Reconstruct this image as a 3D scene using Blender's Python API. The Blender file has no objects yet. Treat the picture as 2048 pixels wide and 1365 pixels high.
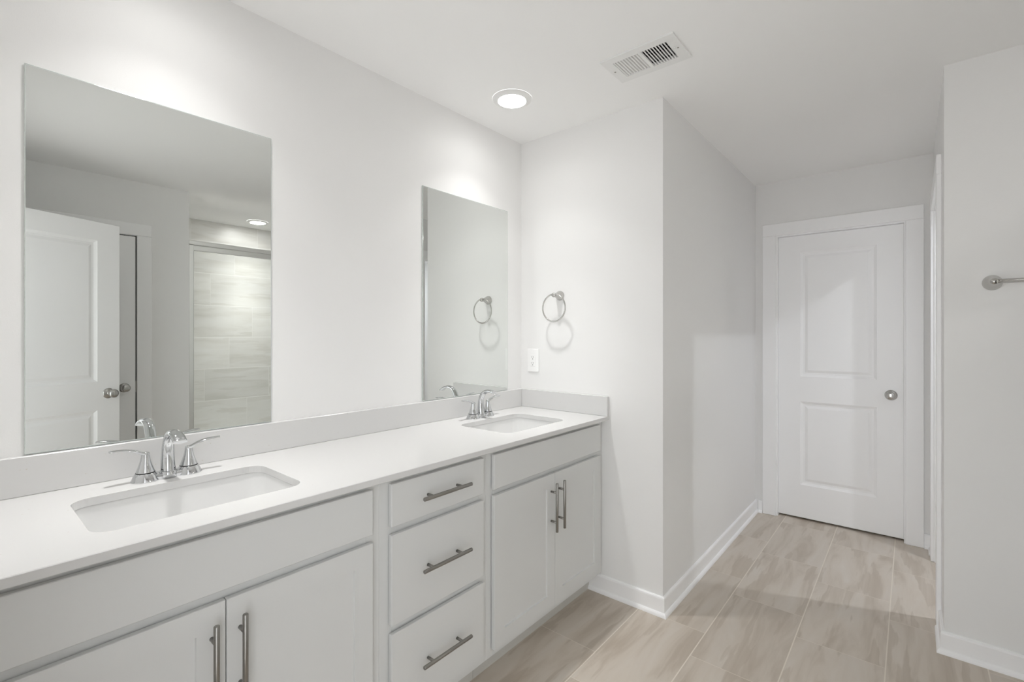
import bpy, bmesh, math
from math import sin, cos, pi, radians
from mathutils import Vector, Matrix

S = bpy.context.scene
COL = S.collection

# ------------------------------------------------------------------ camera, sky, exposure
# World: +X runs along the mirror wall, the mirror wall is the plane y = 0 and the room lies at y < 0.
cam_d = bpy.data.cameras.new('camera')
cam = bpy.data.objects.new('camera', cam_d)
COL.objects.link(cam)
cam.location = (0.0, -1.747, 1.317)
cam.rotation_euler = (radians(90), 0, radians(40.046 - 90))
cam_d.sensor_fit = 'HORIZONTAL'
cam_d.sensor_width = 36.0
cam_d.lens = 948.953 / 2048 * 36.0
cam_d.shift_y = -11.135 / 2048
cam_d.clip_start = 0.01
S.camera = cam

SKY = 3.1            # added fill through the entry doorway, brighter than the dim bedroom behind it
LAMP_MAIN = 3.15     # vanity downlights
LAMP_SHOWER = 7.5
LAMP_SIDE = 9.0
EXPOSURE = 0.14

W = bpy.data.worlds.new('sky')
S.world = W
W.use_nodes = True
_n, _k = W.node_tree.nodes, W.node_tree.links
_bg = _n['Background']
_bg.inputs[1].default_value = SKY
_tc = _n.new('ShaderNodeTexCoord')
_sp = _n.new('ShaderNodeSeparateXYZ')
_cr = _n.new('ShaderNodeValToRGB')          # slightly dim ground, bright horizon band, upper sky darkened to spare the floor
_mr = _n.new('ShaderNodeMapRange')
_mr.inputs['From Min'].default_value = -1.0
_k.new(_tc.outputs['Generated'], _sp.inputs[0])
_k.new(_sp.outputs['Z'], _mr.inputs['Value'])
_k.new(_mr.outputs['Result'], _cr.inputs['Fac'])
_k.new(_cr.outputs['Color'], _bg.inputs[0])
_cr.color_ramp.elements[0].position = 0.46
_cr.color_ramp.elements[0].color = (0.80, 0.80, 0.80, 1)
_cr.color_ramp.elements[1].position = 0.52
_cr.color_ramp.elements[1].color = (0.93, 0.965, 1.0, 1)
_e = _cr.color_ramp.elements.new(0.66); _e.color = (0.93, 0.965, 1.0, 1)
_e = _cr.color_ramp.elements.new(0.76); _e.color = (0.36, 0.37, 0.38, 1)

S.view_settings.view_transform = 'Standard'
S.view_settings.look = 'None'
S.view_settings.gamma = 1.0
S.view_settings.use_curve_mapping = False
S.view_settings.exposure = EXPOSURE
S.cycles.use_denoising = True
S.cycles.max_bounces = 16
S.cycles.diffuse_bounces = 10
S.cycles.glossy_bounces = 8
S.cycles.transmission_bounces = 8
S.cycles.sample_clamp_indirect = 6.0
S.cycles.use_light_tree = True
S.cycles.blur_glossy = 0.0
S.cycles.caustics_reflective = True


# ------------------------------------------------------------------ materials
def nodes_of(name):
    m = bpy.data.materials.new(name)
    m.use_nodes = True
    nt = m.node_tree
    return m, nt, nt.nodes['Principled BSDF']


def mat(name, col, rough=0.5, metal=0.0, bump=0.0, bscale=300.0, coat=0.0, spec=0.5):
    m, nt, b = nodes_of(name)
    b.inputs['Base Color'].default_value = (*col, 1)
    b.inputs['Roughness'].default_value = rough
    b.inputs['Metallic'].default_value = metal
    b.inputs['Specular IOR Level'].default_value = spec
    if coat:
        b.inputs['Coat Weight'].default_value = coat
        b.inputs['Coat Roughness'].default_value = 0.05
    tc = nt.nodes.new('ShaderNodeTexCoord')
    nz = nt.nodes.new('ShaderNodeTexNoise')
    nz.inputs['Scale'].default_value = bscale
    nz.inputs['Detail'].default_value = 2
    nt.links.new(tc.outputs['Object'], nz.inputs['Vector'])
    if bump:
        bp = nt.nodes.new('ShaderNodeBump')
        bp.inputs['Strength'].default_value = bump
        bp.inputs['Distance'].default_value = 0.002
        nt.links.new(nz.outputs['Fac'], bp.inputs['Height'])
        nt.links.new(bp.outputs['Normal'], b.inputs['Normal'])
    else:
        mr = nt.nodes.new('ShaderNodeMapRange')
        mr.inputs['To Min'].default_value = max(0.0, rough * 0.93)
        mr.inputs['To Max'].default_value = min(1.0, rough * 1.07)
        nt.links.new(nz.outputs['Fac'], mr.inputs['Value'])
        nt.links.new(mr.outputs['Result'], b.inputs['Roughness'])
    return m


def emit_mat(name, col, strength):
    m, nt, b = nodes_of(name)
    b.inputs['Base Color'].default_value = (0.8, 0.8, 0.8, 1)
    b.inputs['Emission Color'].default_value = (*col, 1)
    b.inputs['Emission Strength'].default_value = strength
    return m


def quartz_mat():
    m, nt, b = nodes_of('white_quartz')
    N, K = nt.nodes.new, nt.links.new
    tc = N('ShaderNodeTexCoord')
    n1 = N('ShaderNodeTexNoise'); n1.inputs['Scale'].default_value = 150; n1.inputs['Detail'].default_value = 1
    K(tc.outputs['Object'], n1.inputs['Vector'])
    r1 = N('ShaderNodeValToRGB')
    r1.color_ramp.elements[0].position = 0.19; r1.color_ramp.elements[0].color = (0.58, 0.54, 0.48, 1)
    r1.color_ramp.elements[1].position = 0.23; r1.color_ramp.elements[1].color = (0.675, 0.672, 0.666, 1)
    K(n1.outputs['Fac'], r1.inputs['Fac'])
    K(r1.outputs['Color'], b.inputs['Base Color'])
    b.inputs['Roughness'].default_value = 0.22
    return m


def tile_mat(name, horizontal, tw, th, u0, v0, shift, base, dark, pale, groutc, gw, rough):
    """Stone-look ceramic plank tile; rows run along x, stacked along y (floor) or z (wall)."""
    m, nt, b = nodes_of(name)
    N, K = nt.nodes.new, nt.links.new
    geo = N('ShaderNodeNewGeometry')
    sep = N('ShaderNodeSeparateXYZ'); K(geo.outputs['Position'], sep.inputs[0])

    def math_(op, a, c=None):
        n = N('ShaderNodeMath'); n.operation = op
        for i, v in enumerate((a, c)):
            if v is None: continue
            if isinstance(v, (int, float)): n.inputs[i].default_value = v
            else: K(v, n.inputs[i])
        return n.outputs[0]
    X = sep.outputs['X']
    if horizontal:
        V = math_('MULTIPLY', sep.outputs['Y'], -1.0)
    else:
        # side walls of the shower run along y: fold y into the run direction
        V = sep.outputs['Z']
        X = math_('SUBTRACT', X, sep.outputs['Y'])
    v = math_('DIVIDE', math_('SUBTRACT', V, v0), th)
    row = math_('FLOOR', v)
    fv = math_('SUBTRACT', v, row)
    u = math_('DIVIDE', math_('SUBTRACT', math_('SUBTRACT', X, u0), math_('MULTIPLY', row, shift)), tw)
    colm = math_('FLOOR', u)
    fu = math_('SUBTRACT', u, colm)
    # grout distance
    du = math_('MULTIPLY', math_('MINIMUM', fu, math_('SUBTRACT', 1.0, fu)), tw)
    dv = math_('MULTIPLY', math_('MINIMUM', fv, math_('SUBTRACT', 1.0, fv)), th)
    dmin = math_('MINIMUM', math_('ADD', du, gw * 0.28), dv)
    grout = N('ShaderNodeMapRange'); grout.inputs['From Min'].default_value = gw * 0.35
    grout.inputs['From Max'].default_value = gw * 0.65
    grout.inputs['To Min'].default_value = 1; grout.inputs['To Max'].default_value = 0
    K(dmin, grout.inputs['Value'])
    # per tile random
    cb = N('ShaderNodeCombineXYZ'); K(row, cb.inputs[0]); K(colm, cb.inputs[1])
    wn = N('ShaderNodeTexWhiteNoise'); wn.noise_dimensions = '3D'; K(cb.outputs[0], wn.inputs['Vector'])
    rnd = wn.outputs['Value']
    off = math_('MULTIPLY', rnd, 37.0)
    # long streaks
    c2 = N('ShaderNodeCombineXYZ')
    K(math_('ADD', math_('MULTIPLY', X, 1.5), off), c2.inputs[0])
    K(math_('ADD', math_('MULTIPLY', V, 9.0), off), c2.inputs[1])
    K(off, c2.inputs[2])
    n1 = N('ShaderNodeTexNoise'); n1.inputs['Scale'].default_value = 1.4; n1.inputs['Detail'].default_value = 4
    n1.inputs['Roughness'].default_value = 0.55; n1.inputs['Distortion'].default_value = 0.6
    K(c2.outputs[0], n1.inputs['Vector'])
    r1 = N('ShaderNodeValToRGB')
    e = r1.color_ramp.elements
    e[0].position = 0.28; e[0].color = (*dark, 1)
    e[1].position = 0.72; e[1].color = (*pale, 1)
    mid = e.new(0.50); mid.color = (*base, 1)
    K(n1.outputs['Fac'], r1.inputs['Fac'])
    # crisp brush-like darker patches with fine stripes
    c3 = N('ShaderNodeCombineXYZ')
    K(math_('ADD', math_('MULTIPLY', X, 2.1), off), c3.inputs[0])
    K(math_('ADD', math_('MULTIPLY', V, 15.0), math_('MULTIPLY', off, 1.7)), c3.inputs[1])
    K(math_('MULTIPLY', off, 0.31), c3.inputs[2])
    n2 = N('ShaderNodeTexNoise'); n2.inputs['Scale'].default_value = 1.0; n2.inputs['Detail'].default_value = 3
    n2.inputs['Roughness'].default_value = 0.5
    K(c3.outputs[0], n2.inputs['Vector'])
    r2 = N('ShaderNodeValToRGB')
    r2.color_ramp.elements[0].position = 0.565; r2.color_ramp.elements[0].color = (0, 0, 0, 1)
    r2.color_ramp.elements[1].position = 0.60; r2.color_ramp.elements[1].color = (1, 1, 1, 1)
    K(n2.outputs['Fac'], r2.inputs['Fac'])
    c4 = N('ShaderNodeCombineXYZ')
    K(math_('MULTIPLY', X, 1.2), c4.inputs[0]); K(math_('MULTIPLY', V, 60.0), c4.inputs[1]); K(off, c4.inputs[2])
    n3 = N('ShaderNodeTexNoise'); n3.inputs['Scale'].default_value = 1.0; n3.inputs['Detail'].default_value = 2
    K(c4.outputs[0], n3.inputs['Vector'])
    fac = math_('MULTIPLY', math_('MULTIPLY', r2.outputs['Color'], n3.outputs['Fac']), 1.15)
    mx = N('ShaderNodeMix'); mx.data_type = 'RGBA'
    K(fac, mx.inputs[0]); K(r1.outputs['Color'], mx.inputs[6]); mx.inputs[7].default_value = (*dark, 1)
    hs = N('ShaderNodeHueSaturation')
    K(mx.outputs[2], hs.inputs['Color'])
    K(math_('ADD', math_('MULTIPLY', rnd, 0.07), 0.965), hs.inputs['Value'])
    mg = N('ShaderNodeMix'); mg.data_type = 'RGBA'
    K(grout.outputs[0], mg.inputs[0]); K(hs.outputs['Color'], mg.inputs[6]); mg.inputs[7].default_value = (*groutc, 1)
    K(mg.outputs[2], b.inputs['Base Color'])
    mr = N('ShaderNodeMapRange'); mr.inputs['To Min'].default_value = rough; mr.inputs['To Max'].default_value = 0.8
    K(grout.outputs[0], mr.inputs['Value']); K(mr.outputs[0], b.inputs['Roughness'])
    bp = N('ShaderNodeBump'); bp.inputs['Strength'].default_value = 0.25; bp.inputs['Distance'].default_value = 0.001
    bp.invert = True
    K(grout.outputs[0], bp.inputs['Height']); K(bp.outputs['Normal'], b.inputs['Normal'])
    return m


def glass_mat():
    m = bpy.data.materials.new('shower_glass'); m.use_nodes = True
    nt = m.node_tree; nt.nodes.remove(nt.nodes['Principled BSDF'])
    N, K = nt.nodes.new, nt.links.new
    tr = N('ShaderNodeBsdfTransparent'); tr.inputs[0].default_value = (0.985, 0.992, 0.987, 1)
    gl = N('ShaderNodeBsdfGlossy'); gl.inputs['Roughness'].default_value = 0.02
    fr = N('ShaderNodeFresnel'); fr.inputs[0].default_value = 1.35
    mx = N('ShaderNodeMixShader')
    K(fr.outputs[0], mx.inputs[0]); K(tr.outputs[0], mx.inputs[1]); K(gl.outputs[0], mx.inputs[2])
    K(mx.outputs[0], nt.nodes['Material Output'].inputs[0])
    return m


M_WALL = mat('wall_paint', (0.838, 0.835, 0.829), 0.75, bump=0.06, bscale=350, spec=0.3)
M_CEIL = mat('ceiling_paint', (0.91, 0.909, 0.904), 0.9, bump=0.05, bscale=250, spec=0.2)
M_TRIM = mat('white_trim_paint', (0.93, 0.93, 0.935), 0.35)
M_CAB = mat('pale_grey_cabinet_paint', (0.68, 0.686, 0.68), 0.42)
M_KICK_SHADE = mat('cabinet_paint_kick_shade', (0.56, 0.55, 0.52), 0.5)  # cabinet paint with the shade of the toe recess darkened into its colour
M_CHROME = mat('polished_chrome', (0.66, 0.67, 0.68), 0.035, 1.0)
M_NICKEL = mat('brushed_nickel', (0.52, 0.51, 0.49), 0.20, 1.0)
M_RINGMETAL = mat('bright_brushed_nickel', (0.56, 0.55, 0.53), 0.20, 1.0)
M_PULL = mat('dark_brushed_nickel', (0.31, 0.30, 0.28), 0.30, 1.0)
M_RING = mat('black_rubber_ring', (0.01, 0.01, 0.01), 0.5)
M_CERAMIC = mat('white_ceramic', (0.78, 0.78, 0.775), 0.08, coat=0.3)
M_MIRROR = mat('mirror_silver', (0.795, 0.815, 0.795), 0.0, 1.0)
M_MEDGE = mat('mirror_edge_glass', (0.62, 0.68, 0.65), 0.08, 0.3)
M_PLASTIC = mat('white_plastic', (0.90, 0.90, 0.895), 0.3)
M_DARK = mat('dark_gap', (0.03, 0.03, 0.03), 0.6)
M_VENT = mat('white_vent_enamel', (0.83, 0.83, 0.82), 0.4)
M_DAMPER = mat('galvanised_damper', (0.28, 0.29, 0.29), 0.45, 0.3)
M_DUCT = mat('dark_duct', (0.025, 0.026, 0.028), 0.6)
M_FRAME = mat('satin_aluminium', (0.90, 0.90, 0.89), 0.30, 1.0)
M_GLASS = glass_mat()
M_LENS = emit_mat('lamp_lens', (1.0, 0.993, 0.985), 12.5)
M_LENS_SHOWER = emit_mat('shower_lamp_lens', (1.0, 0.993, 0.985), 75.0)
M_LENS_SIDE = emit_mat('side_lamp_lens', (0.90, 0.94, 1.0), 6.0)
M_QUARTZ = quartz_mat()
M_FLOOR = tile_mat('floor_tile', True, 0.607, 0.3095, 2.065 - 0.607 * 8, 0.742 - 0.3095 * 6 , -0.1875,
                   (0.580, 0.517, 0.445), (0.450, 0.385, 0.315), (0.622, 0.570, 0.508), (0.74, 0.68, 0.60), 0.0045, 0.38)
M_WTILE = tile_mat('shower_wall_tile', False, 0.607, 0.313, 0.30, 0.675, 0.22,
                   (0.74, 0.73, 0.705), (0.65, 0.635, 0.60), (0.78, 0.775, 0.76), (0.86, 0.85, 0.83), 0.007, 0.3)


# ------------------------------------------------------------------ mesh helpers (x along the mirror wall, d away from it, z up)
def P(x, d, z):
    return Vector((x, -d, z))


ORIG = {}


def obj(name, bm, m, parent=None, loc=None):
    """Link one mesh object; vertices are given in world space."""
    if loc is not None: o0 = Vector(loc)
    elif parent is not None: o0 = ORIG[parent.name]
    else: o0 = Vector((0, 0, 0))
    bmesh.ops.recalc_face_normals(bm, faces=bm.faces)
    for v in bm.verts: v.co -= o0
    me = bpy.data.meshes.new(name)
    bm.to_mesh(me); bm.free()
    for mm in (m if isinstance(m, (list, tuple)) else [m]): me.materials.append(mm)
    o = bpy.data.objects.new(name, me)
    COL.objects.link(o)
    if parent is not None:
        o.parent = parent
        o.location = o0 - ORIG[parent.name]
    else:
        o.location = o0
    ORIG[o.name] = o0
    return o


def tag(o, label, cat, group=None):
    o['label'] = label; o['category'] = cat
    if group: o['group'] = group
    return o


def thing(name, label, cat, loc, group=None):
    o = bpy.data.objects.new(name, None)
    COL.objects.link(o)
    o.location = loc
    o.empty_display_size = 0.05
    ORIG[o.name] = Vector(loc)
    return tag(o, label, cat, group)


def struct(name, bm, m, parent=None):
    o = obj(name, bm, m, parent)
    if parent is None: o['kind'] = 'structure'
    return o


def new(): return bmesh.new()


def box(bm, x0, x1, d0, d1, z0, z1, bev=0.0, seg=1, mi=0):
    r = bmesh.ops.create_cube(bm, size=1.0)
    vs = r['verts']
    c = P((x0 + x1) / 2, (d0 + d1) / 2, (z0 + z1) / 2)
    for v in vs:
        v.co = Vector((v.co.x * (x1 - x0), v.co.y * (d1 - d0), v.co.z * (z1 - z0))) + c
    fs = {f for v in vs for f in v.link_faces}
    for f in fs: f.material_index = mi
    if bev > 0:
        es = list({e for v in vs for e in v.link_edges})
        r = bmesh.ops.bevel(bm, geom=es, offset=bev, offset_type='OFFSET', segments=seg, profile=0.5, affect='EDGES')
        for f in r['faces']: f.material_index = mi
    return bm


def frame_axes(axis):
    a = Vector(axis).normalized()
    t = Vector((0, 0, 1)) if abs(a.z) < 0.9 else Vector((1, 0, 0))
    u = a.cross(t).normalized()
    return a, u, a.cross(u).normalized()


def lathe(bm, o, axis, prof, seg=32, mi=0, cap=True):
    """prof: list of (radius, height along axis)."""
    a, u, w = frame_axes(axis)
    o = Vector(o)
    rings = []
    for r, h in prof:
        if r < 1e-6:
            rings.append([bm.verts.new(o + a * h)])
        else:
            rings.append([bm.verts.new(o + a * h + (u * cos(2 * pi * i / seg) + w * sin(2 * pi * i / seg)) * r) for i in range(seg)])
    for A, B in zip(rings, rings[1:]):
        for i in range(seg):
            j = (i + 1) % seg
            if len(A) == 1 and len(B) == 1: continue
            if len(A) == 1: f = bm.faces.new((A[0], B[j], B[i]))
            elif len(B) == 1: f = bm.faces.new((A[i], A[j], B[0]))
            else: f = bm.faces.new((A[i], A[j], B[j], B[i]))
            f.smooth = True; f.material_index = mi
    if cap:
        for R in (rings[0], rings[-1]):
            if len(R) > 2:
                f = bm.faces.new(R); f.material_index = mi
    return bm


def cyl(bm, p0, p1, r, seg=20, bev=0.0, mi=0):
    p0, p1 = Vector(p0), Vector(p1)
    L = (p1 - p0).length
    prof = [(r, 0), (r, L)] if not bev else [(r - bev, 0), (r, bev), (r, L - bev), (r - bev, L)]
    return lathe(bm, p0, p1 - p0, prof, seg, mi)


def sweep(bm, pts, sections, up, closed=False):
    """Sweep (a, b) half-width/half-height ellipse sections along pts; 'up' steadies the frame."""
    pts = [Vector(p) for p in pts]
    n = len(pts); seg = 20
    rings = []
    for i, p in enumerate(pts):
        if closed: t = pts[(i + 1) % n] - pts[i - 1]
        else: t = pts[min(i + 1, n - 1)] - pts[max(i - 1, 0)]
        t.normalize()
        s = t.cross(Vector(up)).normalized()
        k = s.cross(t).normalized()
        a, b = sections[i] if isinstance(sections, list) else sections
        rings.append([bm.verts.new(p + s * a * cos(2 * pi * j / seg) + k * b * sin(2 * pi * j / seg)) for j in range(seg)])
    m = n if closed else n - 1
    for i in range(m):
        A, B = rings[i], rings[(i + 1) % n]
        for j in range(seg):
            f = bm.faces.new((A[j], A[(j + 1) % seg], B[(j + 1) % seg], B[j])); f.smooth = True
    if not closed:
        bm.faces.new(rings[0]); bm.faces.new(rings[-1])
    return bm


def bez(ps, n):
    """Catmull-Rom through the control points."""
    ps = [Vector(p) for p in ps]
    Q = [ps[0] * 2 - ps[1]] + ps + [ps[-1] * 2 - ps[-2]]
    out = []
    for i in range(1, len(Q) - 2):
        for k in range(n):
            t = k / n
            a, b, c, d = Q[i - 1], Q[i], Q[i + 1], Q[i + 2]
            out.append(0.5 * ((2 * b) + (c - a) * t + (2 * a - 5 * b + 4 * c - d) * t * t + (3 * b - a - 3 * c + d) * t ** 3))
    out.append(ps[-1])
    return out


def panelled(bm, fn, U, V, T, cells, prof, chamfer=0.0):
    """A slab U[0]..U[-1] x V[0]..V[-1], thickness T, whose front has profiled panels in the given cells.
    fn(u, v, w) gives the world point; w = 0 front, negative is into the slab."""
    def quad(a, b, c, d):
        bm.faces.new([bm.verts.new(fn(*p)) for p in (a, b, c, d)])
    c = chamfer
    u0, u1, v0, v1 = U[0], U[-1], V[0], V[-1]
    UU = [u0 + c] + list(U[1:-1]) + [u1 - c]
    VV = [v0 + c] + list(V[1:-1]) + [v1 - c]
    for i in range(len(UU) - 1):
        for j in range(len(VV) - 1):
            a0, a1, b0, b1 = UU[i], UU[i + 1], VV[j], VV[j + 1]
            if (i, j) not in cells:
                quad((a0, b0, 0), (a1, b0, 0), (a1, b1, 0), (a0, b1, 0)); continue
            pr = [(0.0, 0.0)] + prof
            for (s0, w0), (s1, w1) in zip(pr, pr[1:]):
                A = [(a0 + s0, b0 + s0, w0), (a1 - s0, b0 + s0, w0), (a1 - s0, b1 - s0, w0), (a0 + s0, b1 - s0, w0)]
                B = [(a0 + s1, b0 + s1, w1), (a1 - s1, b0 + s1, w1), (a1 - s1, b1 - s1, w1), (a0 + s1, b1 - s1, w1)]
                for k in range(4): quad(A[k], A[(k + 1) % 4], B[(k + 1) % 4], B[k])
            s, w = pr[-1]
            quad((a0 + s, b0 + s, w), (a1 - s, b0 + s, w), (a1 - s, b1 - s, w), (a0 + s, b1 - s, w))
    R0 = [(u0 + c, v0 + c, 0), (u1 - c, v0 + c, 0), (u1 - c, v1 - c, 0), (u0 + c, v1 - c, 0)]
    R1 = [(u0, v0, -c), (u1, v0, -c), (u1, v1, -c), (u0, v1, -c)]
    R2 = [(u0, v0, -T), (u1, v0, -T), (u1, v1, -T), (u0, v1, -T)]
    for A, B in ((R0, R1), (R1, R2)):
        for k in range(4):
            if c > 0 or A is not R0: quad(A[k], A[(k + 1) % 4], B[(k + 1) % 4], B[k])
    quad(*R2)
    bmesh.ops.remove_doubles(bm, verts=bm.verts, dist=1e-5)
    return bm


def extrude_path(bm, path, prof):
    """Sweep a wall-moulding profile [(out, z)] along floor path points (x, d); mitred; 'out' is to the right of travel in (x, d)."""
    n = len(path)
    rings = []
    for i in range(n):
        p = Vector(path[i])
        def nrm(a, b):
            t = (Vector(b) - Vector(a)).normalized(); return Vector((t.y, -t.x))
        ns = []
        if i > 0: ns.append(nrm(path[i - 1], path[i]))
        if i < n - 1: ns.append(nrm(path[i], path[i + 1]))
        if len(ns) == 2:
            m = (ns[0] + ns[1]); m = m / (1 + ns[0].dot(ns[1]))
        else: m = ns[0]
        rings.append([bm.verts.new(P(p.x + m.x * o, p.y + m.y * o, z)) for o, z in prof])
    k = len(prof)
    for A, B in zip(rings, rings[1:]):
        for j in range(k):
            bm.faces.new((A[j], A[(j + 1) % k], B[(j + 1) % k], B[j]))
    bm.faces.new(rings[0]); bm.faces.new(rings[-1])
    return bm


# ------------------------------------------------------------------ room dimensions
L = 2.163          # end of the vanity alcove
WD = 0.855         # corridor side of the alcove end wall
XF = 3.900         # far wall with the door
RD = 1.853         # right wall of the corridor
XT = 2.664         # towel bar wall
OD = 2.584         # wall opposite the mirrors
SD = 3.543         # back of the shower
XB = -0.03         # wall of the entry doorway
H = 2.438
T = 0.115

# ------------------------------------------------------------------ setting
bm = new(); box(bm, XB - T, XF + T, -0.1, SD + T, -0.08, 0.0)
struct('floor', bm, M_FLOOR)

# ceiling with the opening for the air register
VX0, VX1, VD0, VD1 = 1.750, 1.887, 0.806, 1.043
bm = new()
cx = [XB - T, VX0, VX1, XF + T]; cd_ = [-0.1, VD0, VD1, SD + T]
for i in range(3):
    for j in range(3):
        if (i, j) != (1, 1): box(bm, cx[i], cx[i + 1], cd_[j], cd_[j + 1], H, H + 0.1)
struct('ceiling', bm, M_CEIL)

bm = new(); box(bm, XB - T, L, -0.1, 0.0, 0, H); struct('wall_left', bm, M_WALL)
bm = new(); box(bm, L, XF + T, -0.1, WD, 0, H); struct('wall_front', bm, M_WALL)


def wall_with_door(bm, fn, u0, u1, a0, a1, zt):
    """fn(u0,u1,z0,z1) adds a box; opening a0..a1 up to zt."""
    fn(u0, a0, 0, H); fn(a1, u1, 0, H); fn(a0, a1, zt, H)


# far wall (door 1)
DA, DB, ZT = 0.988, 1.729, 2.055
bm = new(); wall_with_door(bm, lambda a, b, z0, z1: box(bm, XF, XF + T, a, b, z0, z1), WD, RD + T, DA, DB, ZT)
box(bm, XF, XF + T, RD + T, SD + T, 0, H)
box(bm, XF + T, XF + T + 0.02, DA - 0.05, DB + 0.05, 0, ZT + 0.05)  # unseen panel added behind the door to stop sky light leaking through gaps
struct('wall_far', bm, M_WALL)

# corridor right wall with the side-room opening, and the towel-bar wall
OA, OB = 2.940, 3.695
bm = new(); wall_with_door(bm, lambda a, b, z0, z1: box(bm, a, b, RD, RD + T, z0, z1), XT + T, XF, OA, OB, ZT)
box(bm, XT, XT + T, RD, SD + T, 0, H)
struct('wall_right', bm, M_WALL)
bm = new(); box(bm, XT + T, XF, SD, SD + T, 0, H); struct('wall_rear', bm, M_WALL)

# wall opposite the mirrors (closet door 2 sits in it), it also carries the shower's side
CA, CB = 0.262, 0.892
bm = new(); wall_with_door(bm, lambda a, b, z0, z1: box(bm, a, b, OD, OD + T, z0, z1), XB, 1.215, CA, CB, ZT)
box(bm, CA - 0.05, CB + 0.05, OD + T, OD + T + 0.02, 0, ZT)
struct('wall_opposite', bm, M_WALL)
bm = new()
box(bm, 1.205 - T, 1.205, OD + T + 0.02, SD, 0, H)
box(bm, 1.205 - T, XT, SD, SD + T, 0, H)
box(bm, 1.205, 1.215, OD + T + 0.0, SD, 0.1, H)
box(bm, XT - 0.010, XT, OD + 0.1, SD, 0.1, H)
struct('wall_shower', bm, M_WTILE)

# entry doorway wall
EA, EB = 1.105, 1.935
bm = new(); wall_with_door(bm, lambda a, b, z0, z1: box(bm, XB - T, XB, a, b, z0, z1), 0.0, OD + T, EA, EB, ZT)
struct('wall_back', bm, M_WALL)

# baseboards with shoe moulding
BB = [(0, 0), (0.024, 0), (0.0235, 0.006), (0.0215, 0.012), (0.017, 0.017), (0.012, 0.019), (0.012, 0.079), (0.0105, 0.085), (0.006, 0.089), (0, 0.089)]
bm = new()
extrude_path(bm, [(XF - 0.0005, WD), (L, WD), (L, 0.4635)], BB)
struct('baseboard_front', bm, M_TRIM)
bm = new()
extrude_path(bm, [(XT, OD + 0.02), (XT, RD), (2.861, RD)], BB)
struct('baseboard_right', bm, M_TRIM)
bm = new()
extrude_path(bm, [(3.776, RD), (XF, RD), (XF, 1.811)], BB)
extrude_path(bm, [(XF, 0.9045), (XF, WD + 0.024)], BB)
struct('baseboard_far', bm, M_TRIM)
bm = new()
extrude_path(bm, [(XB, 2.025), (XB, OD), (0.172, OD)], BB)
extrude_path(bm, [(0.983, OD), (1.213, OD)], BB)
struct('baseboard_opposite', bm, M_TRIM)


# ------------------------------------------------------------------ doors
def casing(bm, fn, a0, a1, zt, w=0.089, t=0.018, n0=0):
    """Flat casing with eased edges; fn(u0,u1,w0,w1,z0,z1,bev)."""
    fn(a0 - w, a0, 0, t, 0, zt, 0.003)
    fn(a1, a1 + w, 0, t, 0, zt, 0.003)
    fn(a0 - w, a1 + w, 0, t, zt, zt + w, 0.003)


def knob(name, c, axis, parent):
    bm = new()
    lathe(bm, c, axis, [(0.0, -0.002), (0.033, -0.002), (0.0335, 0.002), (0.032, 0.005), (0.024, 0.009), (0.014, 0.012), (0.0115, 0.016),
                        (0.0115, 0.028), (0.016, 0.033), (0.0245, 0.041), (0.0275, 0.049), (0.0265, 0.057), (0.021, 0.063), (0.012, 0.0655), (0.0, 0.066)], 36)
    k = obj(name, bm, M_NICKEL, parent)
    return k


PROF = [(0.002, -0.002), (0.016, -0.0095), (0.028, -0.0100), (0.044, -0.0045), (0.046, -0.0040)]


def door_leaf(fn, w, h, stile, T_=0.035):
    bm = new()
    return panelled(bm, fn, [0, stile, w - stile, w], [0, 0.235, 0.830, 1.010, h - 0.118, h], T_, {(1, 1), (1, 3)}, PROF, 0.002)


# door 1: closed, at the end of the corridor
t = thing('door_1', 'white two-panel door with nickel knob closing off the corridor end', 'door', P(XF, 1.3585, 0))
t['kind'] = 'structure'
bm = new(); casing(bm, lambda a, b, w0, w1, z0, z1, bv: box(bm, XF - w1, XF - w0, a, b, z0, z1, bv), 0.9955, 1.7215, 2.043)
obj('casing', bm, M_TRIM, t)
bm = new()
box(bm, XF - 0.001, XF + T, DA, 1.0024, 0, 2.0345); box(bm, XF - 0.001, XF + T, 1.7146, DB, 0, 2.0345)
box(bm, XF - 0.001, XF + T, DA, DB, 2.0345, ZT)
obj('jamb', bm, M_TRIM, t)
dw = 0.711
lf = obj('leaf', door_leaf(lambda u, v, w: P(XF + 0.030 - w, 1.003 + u, 0.014 + v), dw, 2.019, 0.138), M_TRIM, t)
knob('knob', P(XF + 0.030, 1.649, 0.930), (-1, 0, 0), t)

# door 2: closet door in the wall opposite the mirrors (seen in the first mirror)
t = thing('door_2', 'closed white closet door behind the open entry door, seen in the mirror', 'door', P(0.577, OD, 0))
t['kind'] = 'structure'
bm = new(); casing(bm, lambda a, b, w0, w1, z0, z1, bv: box(bm, a, b, OD - w1, OD - w0, z0, z1, bv), 0.270, 0.886, 2.043)
obj('casing', bm, M_TRIM, t)
bm = new()
box(bm, CA, 0.266, OD + 0.001, OD + T, 0, 2.038); box(bm, 0.888, CB, OD + 0.001, OD + T, 0, 2.038)
box(bm, CA, CB, OD + 0.001, OD + T, 2.041, ZT)
obj('jamb', bm, M_TRIM, t)
bm = door_leaf(lambda u, v, w: P(0.880 - u, OD - 0.003 - w, 0.014 + v), 0.606, 2.021, 0.115)
obj('leaf', bm, M_TRIM, t)
knob('knob', P(0.815, OD - 0.003, 0.942), (0, 1, 0), t)
bm = new(); box(bm, 0.8802, 0.8875, OD - 0.004, OD + 0.02, 0.905, 0.985)
obj('strike_plate', bm, M_PULL, t)
bm = new(); box(bm, 0.8802, 0.8862, OD + 0.002, OD + 0.03, 0.014, 2.038); box(bm, 0.27, 0.8862, OD + 0.004, OD + 0.03, 2.0355, 2.0405)
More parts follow.
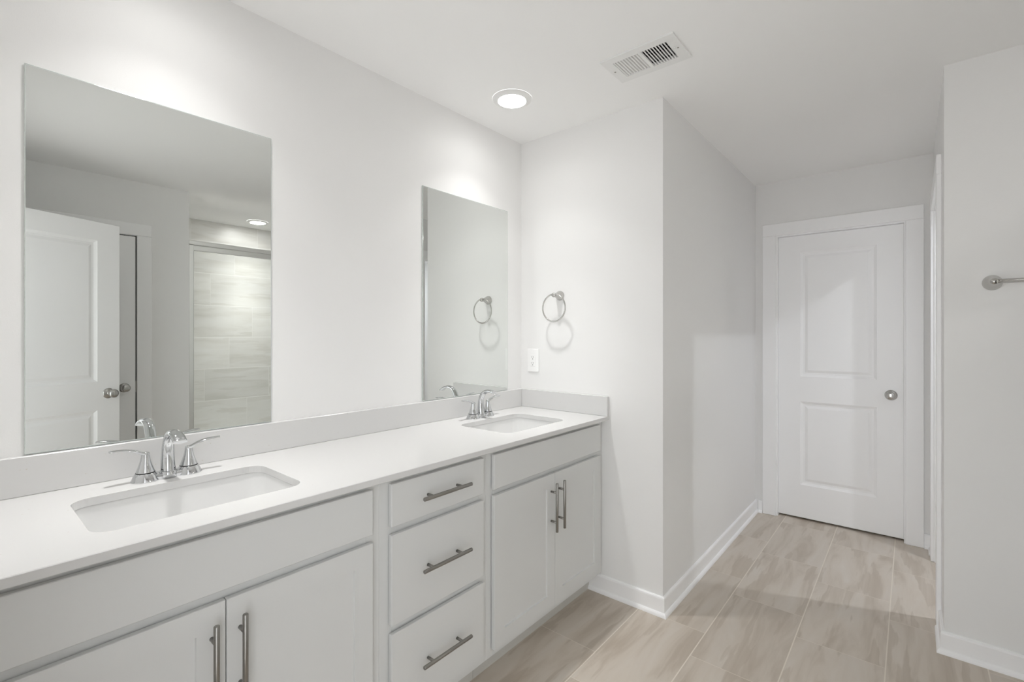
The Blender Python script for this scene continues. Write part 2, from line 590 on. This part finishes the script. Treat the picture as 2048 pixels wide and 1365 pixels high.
obj('shadow_gap', bm, M_DARK, t)

# door 3: the entry door, swung open into the room beside the camera (seen in the first mirror)
ang = math.atan2(0.191, 0.449)
hx, hd = 0.729 - 0.800 * cos(ang), 2.250 - 0.800 * sin(ang)


def leaf3(u, v, w):      # u from the free edge to the hinge
    s = 0.800 - u
    return P(hx + s * cos(ang) + w * sin(ang), hd + s * sin(ang) - w * cos(ang), 0.014 + v)


t = thing('door_3', 'white two-panel entry door standing open with nickel knob, seen in the mirror', 'door', P(hx, hd, 0))
t['kind'] = 'structure'
obj('leaf', door_leaf(leaf3, 0.800, 2.021, 0.130), M_TRIM, t)
ax = leaf3(0.065, 1, 1) - leaf3(0.065, 1, 0)
knob('knob', leaf3(0.068, 0.931, 0), ax, t)
knob('knob', leaf3(0.068, 0.931, -0.035), -ax, t)

# entry doorway trim around the opening beside the camera
bm = new()
casing(bm, lambda a, b, w0, w1, z0, z1, bv: box(bm, XB + w0, XB + w1, a, b, z0, z1, bv), 1.117, 1.923, 2.043)
box(bm, XB - T, XB + 0.001, EA, 1.117, 0, 2.043); box(bm, XB - T, XB + 0.001, 1.923, EB, 0, 2.043); box(bm, XB - T, XB + 0.001, EA, EB, 2.043, ZT)
struct('trim_1', bm, M_TRIM)
# side-room opening trim
bm = new()
casing(bm, lambda a, b, w0, w1, z0, z1, bv: box(bm, a, b, RD - w1, RD - w0, z0, z1, bv), 2.950, 3.685, 2.043)
box(bm, OA, 2.955, RD - 0.001, RD + T, 0, 2.038); box(bm, 3.680, OB, RD - 0.001, RD + T, 0, 2.038); box(bm, OA, OB, RD - 0.001, RD + T, 2.038, ZT)
box(bm, 2.955, 2.966, RD + 0.040, RD + 0.075, 0, 2.038); box(bm, 3.669, 3.680, RD + 0.040, RD + 0.075, 0, 2.038)
struct('trim_2', bm, M_TRIM)

# ------------------------------------------------------------------ vanity cabinets
FF, DF = 0.530, 0.549     # face frame plane, door/drawer front plane
ZB, ZC = 0.100, 0.887     # cabinet bottom, underside of the counter


def bar_pull(parent, c, vertical, half=0.1055, post=0.064):
    """Round bar pull with two posts; c is the middle of the bar's foot on the front."""
    x, z = c
    bm = new()
    dx, dz = (0, 1) if vertical else (1, 0)
    cyl(bm, P(x - dx * half, 0.580, z - dz * half), P(x + dx * half, 0.580, z + dz * half), 0.0062, 20, 0.0012)
    for s in (-1, 1):
        cyl(bm, P(x + dx * post * s, DF - 0.001, z + dz * post * s), P(x + dx * post * s, 0.578, z + dz * post * s), 0.0048, 16)
    return obj('handle', bm, M_PULL, parent)


def shaker(x0, x1, z0, z1):
    bm = new()
    f = 0.058
    return panelled(bm, lambda u, v, w: P(x0 + u, DF + w, z0 + v), [0, f, x1 - x0 - f, x1 - x0], [0, f, z1 - z0 - f, z1 - z0], 0.0148, {(1, 1)},
                    [(0.0012, -0.0062), (0.0016, -0.0064)], 0.0012)


def cab_body(x0, x1, open_rects, parent, left_panel=True):
    """Carcass with a face frame of stiles and rails."""
    bm = new()
    b = 0.0006
    box(bm, x0, x0 + 0.016, 0.004, FF - 0.019, ZB, ZC, b); box(bm, x1 - 0.016, x1, 0.004, FF - 0.019, ZB, ZC, b)
    box(bm, x0 + 0.016, x1 - 0.016, 0.004, FF - 0.019, ZB, ZB + 0.016)
    box(bm, x0 + 0.016, x1 - 0.016, 0.004, 0.012, ZB + 0.016, ZC)
    o = obj('carcass', bm, M_CAB, parent)
    bm = new()
    xs0, xs1 = open_rects['x']
    box(bm, x0, xs0, FF - 0.019, FF, ZB, ZC, b); box(bm, xs1, x1, FF - 0.019, FF, ZB, ZC, b)
    for z0, z1 in open_rects['rails']:
        box(bm, xs0, xs1, FF - 0.019, FF, z0, z1)
    if 'mid' in open_rects:
        m0, m1 = open_rects['mid']; box(bm, m0, m1, FF - 0.019, FF, ZB + 0.03, 0.71)
    obj('face_frame', bm, M_CAB, parent)
    bm = new(); box(bm, x0 + 0.0005, x1 - 0.0005, 0.448, 0.463, 0.0, ZB)
    obj('toe_kick', bm, M_KICK_SHADE, parent)


ZD0, ZD1, ZP0, ZP1 = 0.131, 0.712, 0.736, 0.867


def sink_cabinet(x0, x1, p0, p1, label):
    t = thing('sink_cabinet', label, 'cabinet', P((x0 + x1) / 2, 0.27, 0), 'vanity sink cabinets')
    mid = (p0 + p1) / 2
    cab_body(x0, x1, {'x': (p0 + 0.012, p1 - 0.012), 'rails': [(ZB, ZD0 + 0.012), (0.700, 0.748), (0.855, ZC)], 'mid': (mid - 0.02, mid + 0.02)}, t)
    bm = new(); box(bm, p0, p1, FF + 0.0042, DF, ZP0, ZP1, 0.0015)
    obj('false_front', bm, M_CAB, t)
    for s, (a, b) in ((1, (p0, mid - 0.0012)), (-1, (mid + 0.0012, p1))):
        d = obj('door', shaker(a, b, ZD0, ZD1), M_CAB, t)
        bar_pull(d, (mid + (-0.0295 if s > 0 else 0.0295), 0.573), True)
    return t


sink_cabinet(XB, 0.8295, 0.023, 0.797, 'pale grey two-door sink cabinet under the basin nearest the camera')
sink_cabinet(1.2945, 2.1615, 1.323, 2.118, 'pale grey two-door sink cabinet against the towel ring wall')

t = thing('drawer_cabinet', 'pale grey cabinet of three drawers between the two sink cabinets', 'cabinet', P(1.062, 0.27, 0))
cab_body(0.8298, 1.2942, {'x': (0.874, 1.254), 'rails': [(ZB, 0.147), (0.400, 0.448), (0.700, 0.748), (0.855, ZC)]}, t)
for z0, z1, hz in ((ZP0, ZP1, 0.8015), (0.436, 0.712, 0.574), (0.135, 0.411, 0.273)):
    bm = new(); box(bm, 0.862, 1.266, FF + 0.0042, DF, z0, z1, 0.0015)
    d = obj('drawer', bm, M_CAB, t)
    bar_pull(d, (1.0665, hz), False)

# ------------------------------------------------------------------ countertop with two sink cut-outs
C = 0.907
CX0, CX1, CD1 = XB, L - 0.0005, 0.574
SINKS = [(0.414, 0.314, 0.224, 0.153), (1.717, 0.314, 0.218, 0.153)]


def rrect(cx_, cd, hx_, hd_, r, n=10):
    pts = []
    for qx, qd, a0 in ((1, 1, 0), (-1, 1, 90), (-1, -1, 180), (1, -1, 270)):
        for k in range(n + 1):
            a = radians(a0 + 90 * k / n)
            pts.append((cx_ + qx * (hx_ - r) + r * cos(a), cd + qd * (hd_ - r) + r * sin(a)))
    return pts


bm = new()
BD0 = 0.0005


def holed(x0, x1, d0, d1, s, z, flip):
    cx_, cd, hx_, hd_ = s
    pts = rrect(cx_, cd, hx_, hd_, 0.045)
    outer, side = [], []
    for (x, d) in pts:
        vx, vd = x - cx_, d - cd
        tx = ((x1 if vx > 0 else x0) - cx_) / vx if abs(vx) > 1e-9 else 1e9
        td = ((d1 if vd > 0 else d0) - cd) / vd if abs(vd) > 1e-9 else 1e9
        tt = min(tx, td)
        outer.append((cx_ + vx * tt, cd + vd * tt)); side.append(('x', vx > 0) if tx < td else ('d', vd > 0))
    vin = [bm.verts.new(P(x, d, z)) for x, d in pts]
    vout = [bm.verts.new(P(x, d, z)) for x, d in outer]
    n = len(pts)
    for i in range(n):
        j = (i + 1) % n
        if side[i] != side[j]:
            sx = side[i] if side[i][0] == 'x' else side[j]
            sd = side[i] if side[i][0] == 'd' else side[j]
            c = bm.verts.new(P(x1 if sx[1] else x0, d1 if sd[1] else d0, z))
            bm.faces.new((vin[i], vout[i], c, vout[j], vin[j]))
        else:
            bm.faces.new((vin[i], vout[i], vout[j], vin[j]))
    return vin


e = 0.0015
for z in (C, C - 0.02):
    hs = []
    for s, (a, b) in zip(SINKS, ((CX0, 0.9), (1.2, CX1))):
        hs.append(holed(a, b, BD0, CD1 - e, s, z, False))
    q = [(0.9, BD0), (1.2, BD0), (1.2, CD1 - e), (0.9, CD1 - e)]
    bm.faces.new([bm.verts.new(P(x, d, z)) for x, d in q])
    if z == C: top = hs
    else:
        for A, B in zip(top, hs):
            for i in range(len(A)):
                j = (i + 1) % len(A)
                f = bm.faces.new((A[i], A[j], B[j], B[i])); f.smooth = False
# rims of the slab
def strip(pts):
    bm.faces.new([bm.verts.new(P(*p)) for p in pts])
strip([(CX0, CD1 - e, C), (CX1, CD1 - e, C), (CX1, CD1, C - e), (CX0, CD1, C - e)])
strip([(CX0, CD1, C - e), (CX1, CD1, C - e), (CX1, CD1, C - 0.02 + e), (CX0, CD1, C - 0.02 + e)])
strip([(CX0, CD1, C - 0.02 + e), (CX1, CD1, C - 0.02 + e), (CX1, CD1 - e, C - 0.02), (CX0, CD1 - e, C - 0.02)])
for x in (CX0, CX1):
    strip([(x, BD0, C), (x, CD1 - e, C), (x, CD1, C - e), (x, CD1, C - 0.02 + e), (x, CD1 - e, C - 0.02), (x, BD0, C - 0.02)])
strip([(CX0, BD0, C), (CX1, BD0, C), (CX1, BD0, C - 0.02), (CX0, BD0, C - 0.02)])
bmesh.ops.remove_doubles(bm, verts=bm.verts, dist=1e-5)
o = obj('countertop', bm, M_QUARTZ, loc=P(1.066, 0.287, 0.887))
tag(o, 'long white quartz countertop with two sink openings on the grey cabinets', 'countertop')
bm = new(); box(bm, CX0, L - 0.0005, 0.0005, 0.020, C + 0.0003, C + 0.101, 0.0015)
o = obj('backsplash', bm, M_QUARTZ, loc=P(1.066, 0.01, C)); tag(o, 'long low white quartz backsplash under both mirrors', 'backsplash')
bm = new(); box(bm, L - 0.020, L - 0.0005, 0.0205, CD1, C + 0.0003, C + 0.101, 0.0015)
o = obj('side_splash', bm, M_QUARTZ, loc=P(L - 0.01, 0.3, C)); tag(o, 'short white quartz side splash below the outlet on the end wall', 'backsplash')

# ------------------------------------------------------------------ sinks
for s, lab in zip(SINKS, ('white rectangular undermount sink nearest the camera, below the large mirror', 'white rectangular undermount sink below the towel ring, near the end wall')):
    cx_, cd, hx_, hd_ = s
    t = thing('sink', lab, 'sink', P(cx_, cd, C - 0.17), 'undermount sinks')
    bm = new()
    z0 = C - 0.0202
    loops = []
    for grow, dz, r in ((0.022, 0.0, 0.06), (0.003, 0.0, 0.048), (0.003, -0.006, 0.048), (-0.002, -0.06, 0.046), (-0.008, -0.105, 0.046), (-0.016, -0.122, 0.045), (-0.032, -0.133, 0.04), (-0.060, -0.138, 0.03)):
        loops.append([bm.verts.new(P(x, d, z0 + dz)) for x, d in rrect(cx_, cd, hx_ + grow, hd_ + grow, r)])
    # drain ring
    n = len(loops[0])
    dr = []
    for v in loops[-1]:
        a = math.atan2(-v.co.y - cd, v.co.x - cx_)
        dr.append(bm.verts.new(P(cx_ + 0.022 * cos(a), cd + 0.022 * sin(a), z0 - 0.142)))
    loops.append(dr)
    for A, B in zip(loops, loops[1:]):
        for i in range(n):
            j = (i + 1) % n
            f = bm.faces.new((A[i], A[j], B[j], B[i])); f.smooth = A is not loops[0]
    o = obj('bowl', bm, M_CERAMIC, t)
    md = o.modifiers.new('shell', 'SOLIDIFY'); md.thickness = 0.008; md.offset = -1.0
    bm = new()
    lathe(bm, P(cx_, cd, z0 - 0.146), (0, 0, 1), [(0.0, 0.0), (0.021, 0.0), (0.029, 0.0035), (0.029, 0.0055), (0.020, 0.006), (0.018, 0.0045), (0.016, 0.007), (0.0, 0.0085)], 28)
    obj('drain', bm, M_CHROME, t)


# ------------------------------------------------------------------ faucets
def faucet(xc, label):
    t = thing('faucet', label, 'faucet', P(xc, 0.095, C), 'chrome two-handle faucets')
    d0 = 0.093
    hh = 0.0525
    # deck plate between the handles
    bm = new()
    pts = rrect(xc, d0, hh + 0.012, 0.021, 0.02)
    pl = []
    for g, z in ((0.0, 0.0002), (0.0, 0.012), (-0.003, 0.016)):
        pl.append([bm.verts.new(P(x, d, C + z)) for x, d in rrect(xc, d0, hh + 0.012 + g, 0.021 + g, 0.0205 + g)])
    for A, B in zip(pl, pl[1:]):
        for i in range(len(A)):
            j = (i + 1) % len(A); f = bm.faces.new((A[i], A[j], B[j], B[i])); f.smooth = True
    bm.faces.new(pl[0]); bm.faces.new(pl[-1])
    obj('deck_plate', bm, M_CHROME, t)
    # handles
    for s in (-1, 1):
        x = xc + s * hh
        o_ = P(x, d0, C + 0.0003)
        bm = new()
        lathe(bm, o_, (0, 0, 1), [(0.0340, 0.0), (0.0334, 0.0025), (0.0290, 0.0120), (0.0245, 0.0215), (0.0230, 0.0225)], 40)
        base = obj('handle_base', bm, M_CHROME, t)
        bm = new()
        lathe(bm, o_, (0, 0, 1), [(0.0224, 0.0221), (0.0228, 0.0224), (0.0228, 0.0246), (0.0224, 0.0249)], 40)
        obj('seal_ring', bm, M_RING, base)
        bm = new()
        lathe(bm, o_, (0, 0, 1), [(0.0226, 0.0243), (0.0222, 0.026), (0.0172, 0.040), (0.0130, 0.054), (0.0105, 0.066), (0.0098, 0.074), (0.0088, 0.0795), (0.0, 0.081)], 40)
        # lever blade curving outward
        pts = bez([P(x + s * -0.007, d0, C + 0.0725), P(x + s * 0.006, d0 + 0.001, C + 0.0775), P(x + s * 0.028, d0 + 0.003, C + 0.0880), P(x + s * 0.052, d0 + 0.005, C + 0.0940), P(x + s * 0.080, d0 + 0.008, C + 0.0955)], 6)
        k = len(pts) - 1
        sec = [(0.0085 + 0.002 * sin(pi * i / k), 0.0062 - 0.0032 * (i / k) ** 0.7) for i in range(k + 1)]
        sweep(bm, pts, sec, (0, 0, 1))
        obj('lever', bm, M_CHROME, t)
    # spout: broad oval column arching towards the basin
    bm = new()
    lathe(bm, P(xc, d0 + 0.004, C + 0.0003), (0, 0, 1), [(0.0240, 0.0), (0.0236, 0.010), (0.0222, 0.0185), (0.0205, 0.0200)], 40)
    obj('spout_base', bm, M_CHROME, t)
    bm = new()
    pts = bez([P(xc, d0 + 0.004, C + 0.014), P(xc, d0 + 0.001, C + 0.055), P(xc, d0 + 0.006, C + 0.095), P(xc, d0 + 0.026, C + 0.124), P(xc, d0 + 0.056, C + 0.135), P(xc, d0 + 0.088, C + 0.131), P(xc, d0 + 0.116, C + 0.116)], 7)
    k = len(pts) - 1
    sec = []
    for i in range(k + 1):
        f = i / k
        sec.append((0.0190 - 0.0045 * min(1, f / 0.35) + 0.0035 * max(0, (f - 0.55) / 0.45), 0.0190 - 0.0070 * min(1, f / 0.35) - 0.0060 * max(0, (f - 0.35) / 0.65)))
    sweep(bm, pts, [(b, a) for a, b in sec], (1, 0, 0))
    obj('spout', bm, M_CHROME, t)


faucet(0.412, 'chrome two-handle faucet at the sink nearest the camera')
faucet(1.722, 'chrome two-handle faucet at the sink near the end wall')

# ------------------------------------------------------------------ mirrors
for x0, x1, lab in ((0.127, 0.741, 'frameless wall mirror above the nearer sink, reflecting the white doors and shower'), (1.425, 2.032, 'frameless wall mirror beside the corner, reflecting the towel ring')):
    bm = new()
    z0, z1, b = 1.0105, 2.017, 0.0018
    f0 = [(x0, z0), (x1, z0), (x1, z1), (x0, z1)]
    f1 = [(x0 + b, z0 + b), (x1 - b, z0 + b), (x1 - b, z1 - b), (x0 + b, z1 - b)]
    back = [bm.verts.new(P(x, 0.001, z)) for x, z in f0]
    mid = [bm.verts.new(P(x, 0.0060, z)) for x, z in f0]
    fr = [bm.verts.new(P(x, 0.0065, z)) for x, z in f1]
    bm.faces.new(back).material_index = 1
    for A, B in ((back, mid), (mid, fr)):
        for i in range(4):
            bm.faces.new((A[i], A[(i + 1) % 4], B[(i + 1) % 4], B[i])).material_index = 1
    bm.faces.new(fr).material_index = 0
    o = obj('wall_mirror', bm, [M_MIRROR, M_MEDGE], loc=P((x0 + x1) / 2, 0, z0))
    tag(o, lab, 'mirror', 'vanity mirrors')

# ------------------------------------------------------------------ towel ring, outlet, towel bar
t = thing('towel_ring', 'brushed nickel towel ring on the end wall above the outlet', 'towel ring', P(L, 0.274, 1.535))
bm = new()
lathe(bm, P(L - 0.0005, 0.274, 1.535), (-1, 0, 0), [(0.0, 0.0), (0.0265, 0.0), (0.0265, 0.004), (0.0252, 0.010), (0.0195, 0.022), (0.0130, 0.036), (0.0095, 0.046), (0.0095, 0.050), (0.0120, 0.054), (0.0125, 0.060), (0.0110, 0.065), (0.0, 0.068)], 32)
obj('mount', bm, M_RINGMETAL, t)
bm = new()
rr, rc = 0.0735, P(L - 0.058, 0.272, 1.4660)
pts = [rc + Vector((0.0, sin(a) * rr, cos(a) * rr)) for a in [2 * pi * i / 72 for i in range(72)]]
sweep(bm, pts, (0.0042, 0.0042), (1, 0, 0), closed=True)
obj('ring', bm, M_RINGMETAL, t)

t = thing('electrical_outlet', 'white electrical outlet on the end wall above the side splash', 'outlet', P(L, 0.0905, 1.174))
bm = new(); box(bm, L - 0.006, L - 0.0003, 0.049, 0.132, 1.108, 1.240, 0.003, 2)
obj('cover_plate', bm, M_PLASTIC, t)
bm = new(); box(bm, L - 0.0075, L - 0.004, 0.0735, 0.1075, 1.140, 1.208, 0.001)
rc_ = obj('receptacle', bm, M_PLASTIC, t)
bm = new()
for zc in (1.191, 1.157):
    box(bm, L - 0.0078, L - 0.007, 0.0835, 0.0855, zc - 0.0015, zc + 0.0065)
    box(bm, L - 0.0078, L - 0.007, 0.0945, 0.0965, zc - 0.0005, zc + 0.0055)
    cyl(bm, P(L - 0.007, 0.090, zc - 0.0085), P(L - 0.0078, 0.090, zc - 0.0085), 0.0024, 12)
obj('slots', bm, M_DARK, rc_)

t = thing('towel_bar', 'brushed nickel towel bar on the wall beside the corridor opening', 'towel bar', P(XT, 2.22, 1.526))
bz = 1.526
for dd in (1.994, 2.452):
    bm = new()
    lathe(bm, P(XT - 0.0005, dd, bz), (-1, 0, 0), [(0.0, 0.0), (0.0300, 0.0), (0.0300, 0.004), (0.0288, 0.010), (0.0240, 0.024), (0.0180, 0.040), (0.0140, 0.054), (0.0128, 0.064), (0.0110, 0.072), (0.0, 0.075)], 32)
    obj('mount', bm, M_NICKEL, t)
bm = new(); cyl(bm, P(XT - 0.062, 1.994, bz), P(XT - 0.062, 2.452, bz), 0.0085, 24)
obj('bar', bm, M_NICKEL, t)


# ------------------------------------------------------------------ ceiling fixtures
def downlight(x, d, watts, label, colr=(1.0, 0.993, 0.985), beam=((0.43, 62), (0.40, 98), (0.17, 150)), lens=None, size=0.08):
    t = thing('ceiling_light', label, 'ceiling light', P(x, d, H), 'round recessed ceiling lights')
    bm = new()
    lathe(bm, P(x, d, H - 0.0003), (0, 0, -1), [(0.094, 0.0), (0.0938, 0.0010), (0.0915, 0.0024), (0.070, 0.0112), (0.067, 0.0110)], 64, cap=False)
    obj('trim_ring', bm, M_VENT, t)
    bm = new()
    lathe(bm, P(x, d, H), (0, 0, -1), [(0.0672, 0.0110), (0.0640, 0.0128), (0.050, 0.0144), (0.0, 0.0154)], 48, cap=False)
    obj('lens', bm, lens or M_LENS, t)
    # the fixture's beam: a tight core with progressively wider, weaker lobes
    for share, spread in beam:
        ld = bpy.data.lights.new('downlight_lamp', 'AREA')
        ld.shape = 'DISK'; ld.size = size; ld.energy = watts * share; ld.color = colr; ld.spread = radians(spread)
        lo = bpy.data.objects.new('downlight_lamp', ld)
        COL.objects.link(lo)
        lo.parent = t; lo.location = (0, 0, -0.0172)
    return t


downlight(1.722, 0.300, LAMP_MAIN, 'round recessed downlight over the basin by the end wall')
downlight(0.412, 0.300, LAMP_MAIN, 'round recessed downlight over the basin nearest the camera')
downlight(1.970, 3.200, LAMP_SHOWER, 'round recessed downlight inside the shower, seen in the mirror', lens=M_LENS_SHOWER)
downlight(3.225, 2.560, LAMP_SIDE, 'round recessed downlight in the side room off the corridor', (0.90, 0.94, 1.0), ((1.0, 150),), M_LENS_SIDE, 0.04)

# air register
t = thing('air_vent', 'white metal air register with two banks of louvres in the ceiling', 'air vent', P(1.8175, 0.9245, H))
bm = new()
X0, X1, A0, A1 = 1.718, 1.917, 0.772, 1.077
zf = H - 0.007
ix0, ix1 = 1.754, 1.883
for a in ((A0, 0.812), (0.9205, 0.9335), (1.037, A1)):
    box(bm, ix0, ix1, a[0], a[1], zf, H - 0.0003)
box(bm, X0, ix0, A0, A1, zf, H - 0.0003, 0.0); box(bm, ix1, X1, A0, A1, zf, H - 0.0003, 0.0)
obj('frame', bm, M_VENT, t)
NF = 9
for bank, (a, b) in enumerate(((0.812, 0.9205), (0.9335, 1.037))):
    bm = new()
    step = (b - a) / NF
    for i in range(NF):
        c0 = a + step * (i + 0.5)
        # bent blade running across the register: a near-flat lip below, a steeper web above
        sg = 1 if bank == 0 else -1
        sec = [(-0.0070, -0.0052), (-0.0022, -0.0040), (0.0012, 0.0000), (0.0034, 0.0062)]
        rows = []
        for x in (ix0 - 0.002, ix1 + 0.002):
            rows.append([bm.verts.new(P(x, c0 + sg * q, H + 0.001 + w)) for q, w in sec] + [bm.verts.new(P(x, c0 + sg * (q - 0.0004), H + 0.0018 + w)) for q, w in reversed(sec)])
        n = len(rows[0])
        for k in range(n): bm.faces.new((rows[0][k], rows[0][(k + 1) % n], rows[1][(k + 1) % n], rows[1][k]))
        bm.faces.new(rows[0]); bm.faces.new(rows[1])
    obj('louvre_bank', bm, M_VENT, t)
bm = new()
for i in range(4):
    xx = 1.768 + i * 0.0225
    box(bm, xx, xx + 0.0045, 0.81, 1.04, H + 0.014, H + 0.0155)
box(bm, 1.852, 1.886, 0.81, 1.04, H + 0.018, H + 0.0195)
obj('damper', bm, M_DAMPER, t)
bm = new()
for a, b, c_, d_ in ((VX0, VX1, VD0, VD0 + 0.002), (VX0, VX1, VD1 - 0.002, VD1)): box(bm, a, b, c_, d_, H + 0.012, H + 0.2)
for a, b in ((VX0, VX0 + 0.002), (VX1 - 0.002, VX1)): box(bm, a, b, VD0 + 0.002, VD1 - 0.002, H + 0.012, H + 0.2)
box(bm, VX0, VX1, VD0, VD1, H + 0.2, H + 0.203)
obj('duct_boot', bm, M_DUCT, t)
for dd in (0.790, 1.058):
    bm = new(); lathe(bm, P(1.8175, dd, zf + 0.0005), (0, 0, -1), [(0.004, 0), (0.0038, 0.0012), (0.0, 0.002)], 14)
    obj('screw', bm, M_PULL, t)
bm = new(); box(bm, 1.806, 1.812, 1.046, 1.051, zf - 0.006, zf + 0.001)
obj('lever_tab', bm, M_VENT, t)

# ------------------------------------------------------------------ shower enclosure (seen in the first mirror)
t = thing('shower_enclosure', 'glass shower enclosure in a bright aluminium frame, seen in the mirror', 'shower enclosure', P(1.94, OD + 0.03, 0))
bm = new(); box(bm, 1.2155, 1.249, OD + 0.004, OD + 0.055, 0.115, 2.030, 0.002)
obj('wall_jamb', bm, M_FRAME, t)
bm = new(); box(bm, XT - 0.034, XT - 0.0005, OD + 0.004, OD + 0.055, 0.115, 2.030, 0.002)
obj('wall_jamb', bm, M_FRAME, t)
bm = new()
box(bm, 1.2155, XT - 0.0005, OD + 0.006, OD + 0.060, 2.032, 2.067, 0.006, 2)
box(bm, 1.2155, XT - 0.0005, OD + 0.010, OD + 0.050, 1.988, 2.030, 0.004, 2)
obj('header_rail', bm, M_FRAME, t)
bm = new(); box(bm, 1.2155, XT - 0.0005, OD + 0.004, OD + 0.060, 0.092, 0.116, 0.002)
obj('sill_track', bm, M_FRAME, t)
for a, b, dd in ((1.249, 1.97, OD + 0.022), (1.93, XT - 0.034, OD + 0.038)):
    bm = new(); box(bm, a, b, dd, dd + 0.006, 0.117, 1.99)
    obj('glass_panel', bm, M_GLASS, t)
bm = new(); box(bm, 1.2155, XT - 0.0105, OD + 0.001, SD - 0.001, 0.0, 0.092, 0.004)
o = obj('shower_pan', bm, M_CERAMIC, loc=P(1.94, 3.06, 0)); tag(o, 'white shower pan under the glass enclosure', 'shower pan')
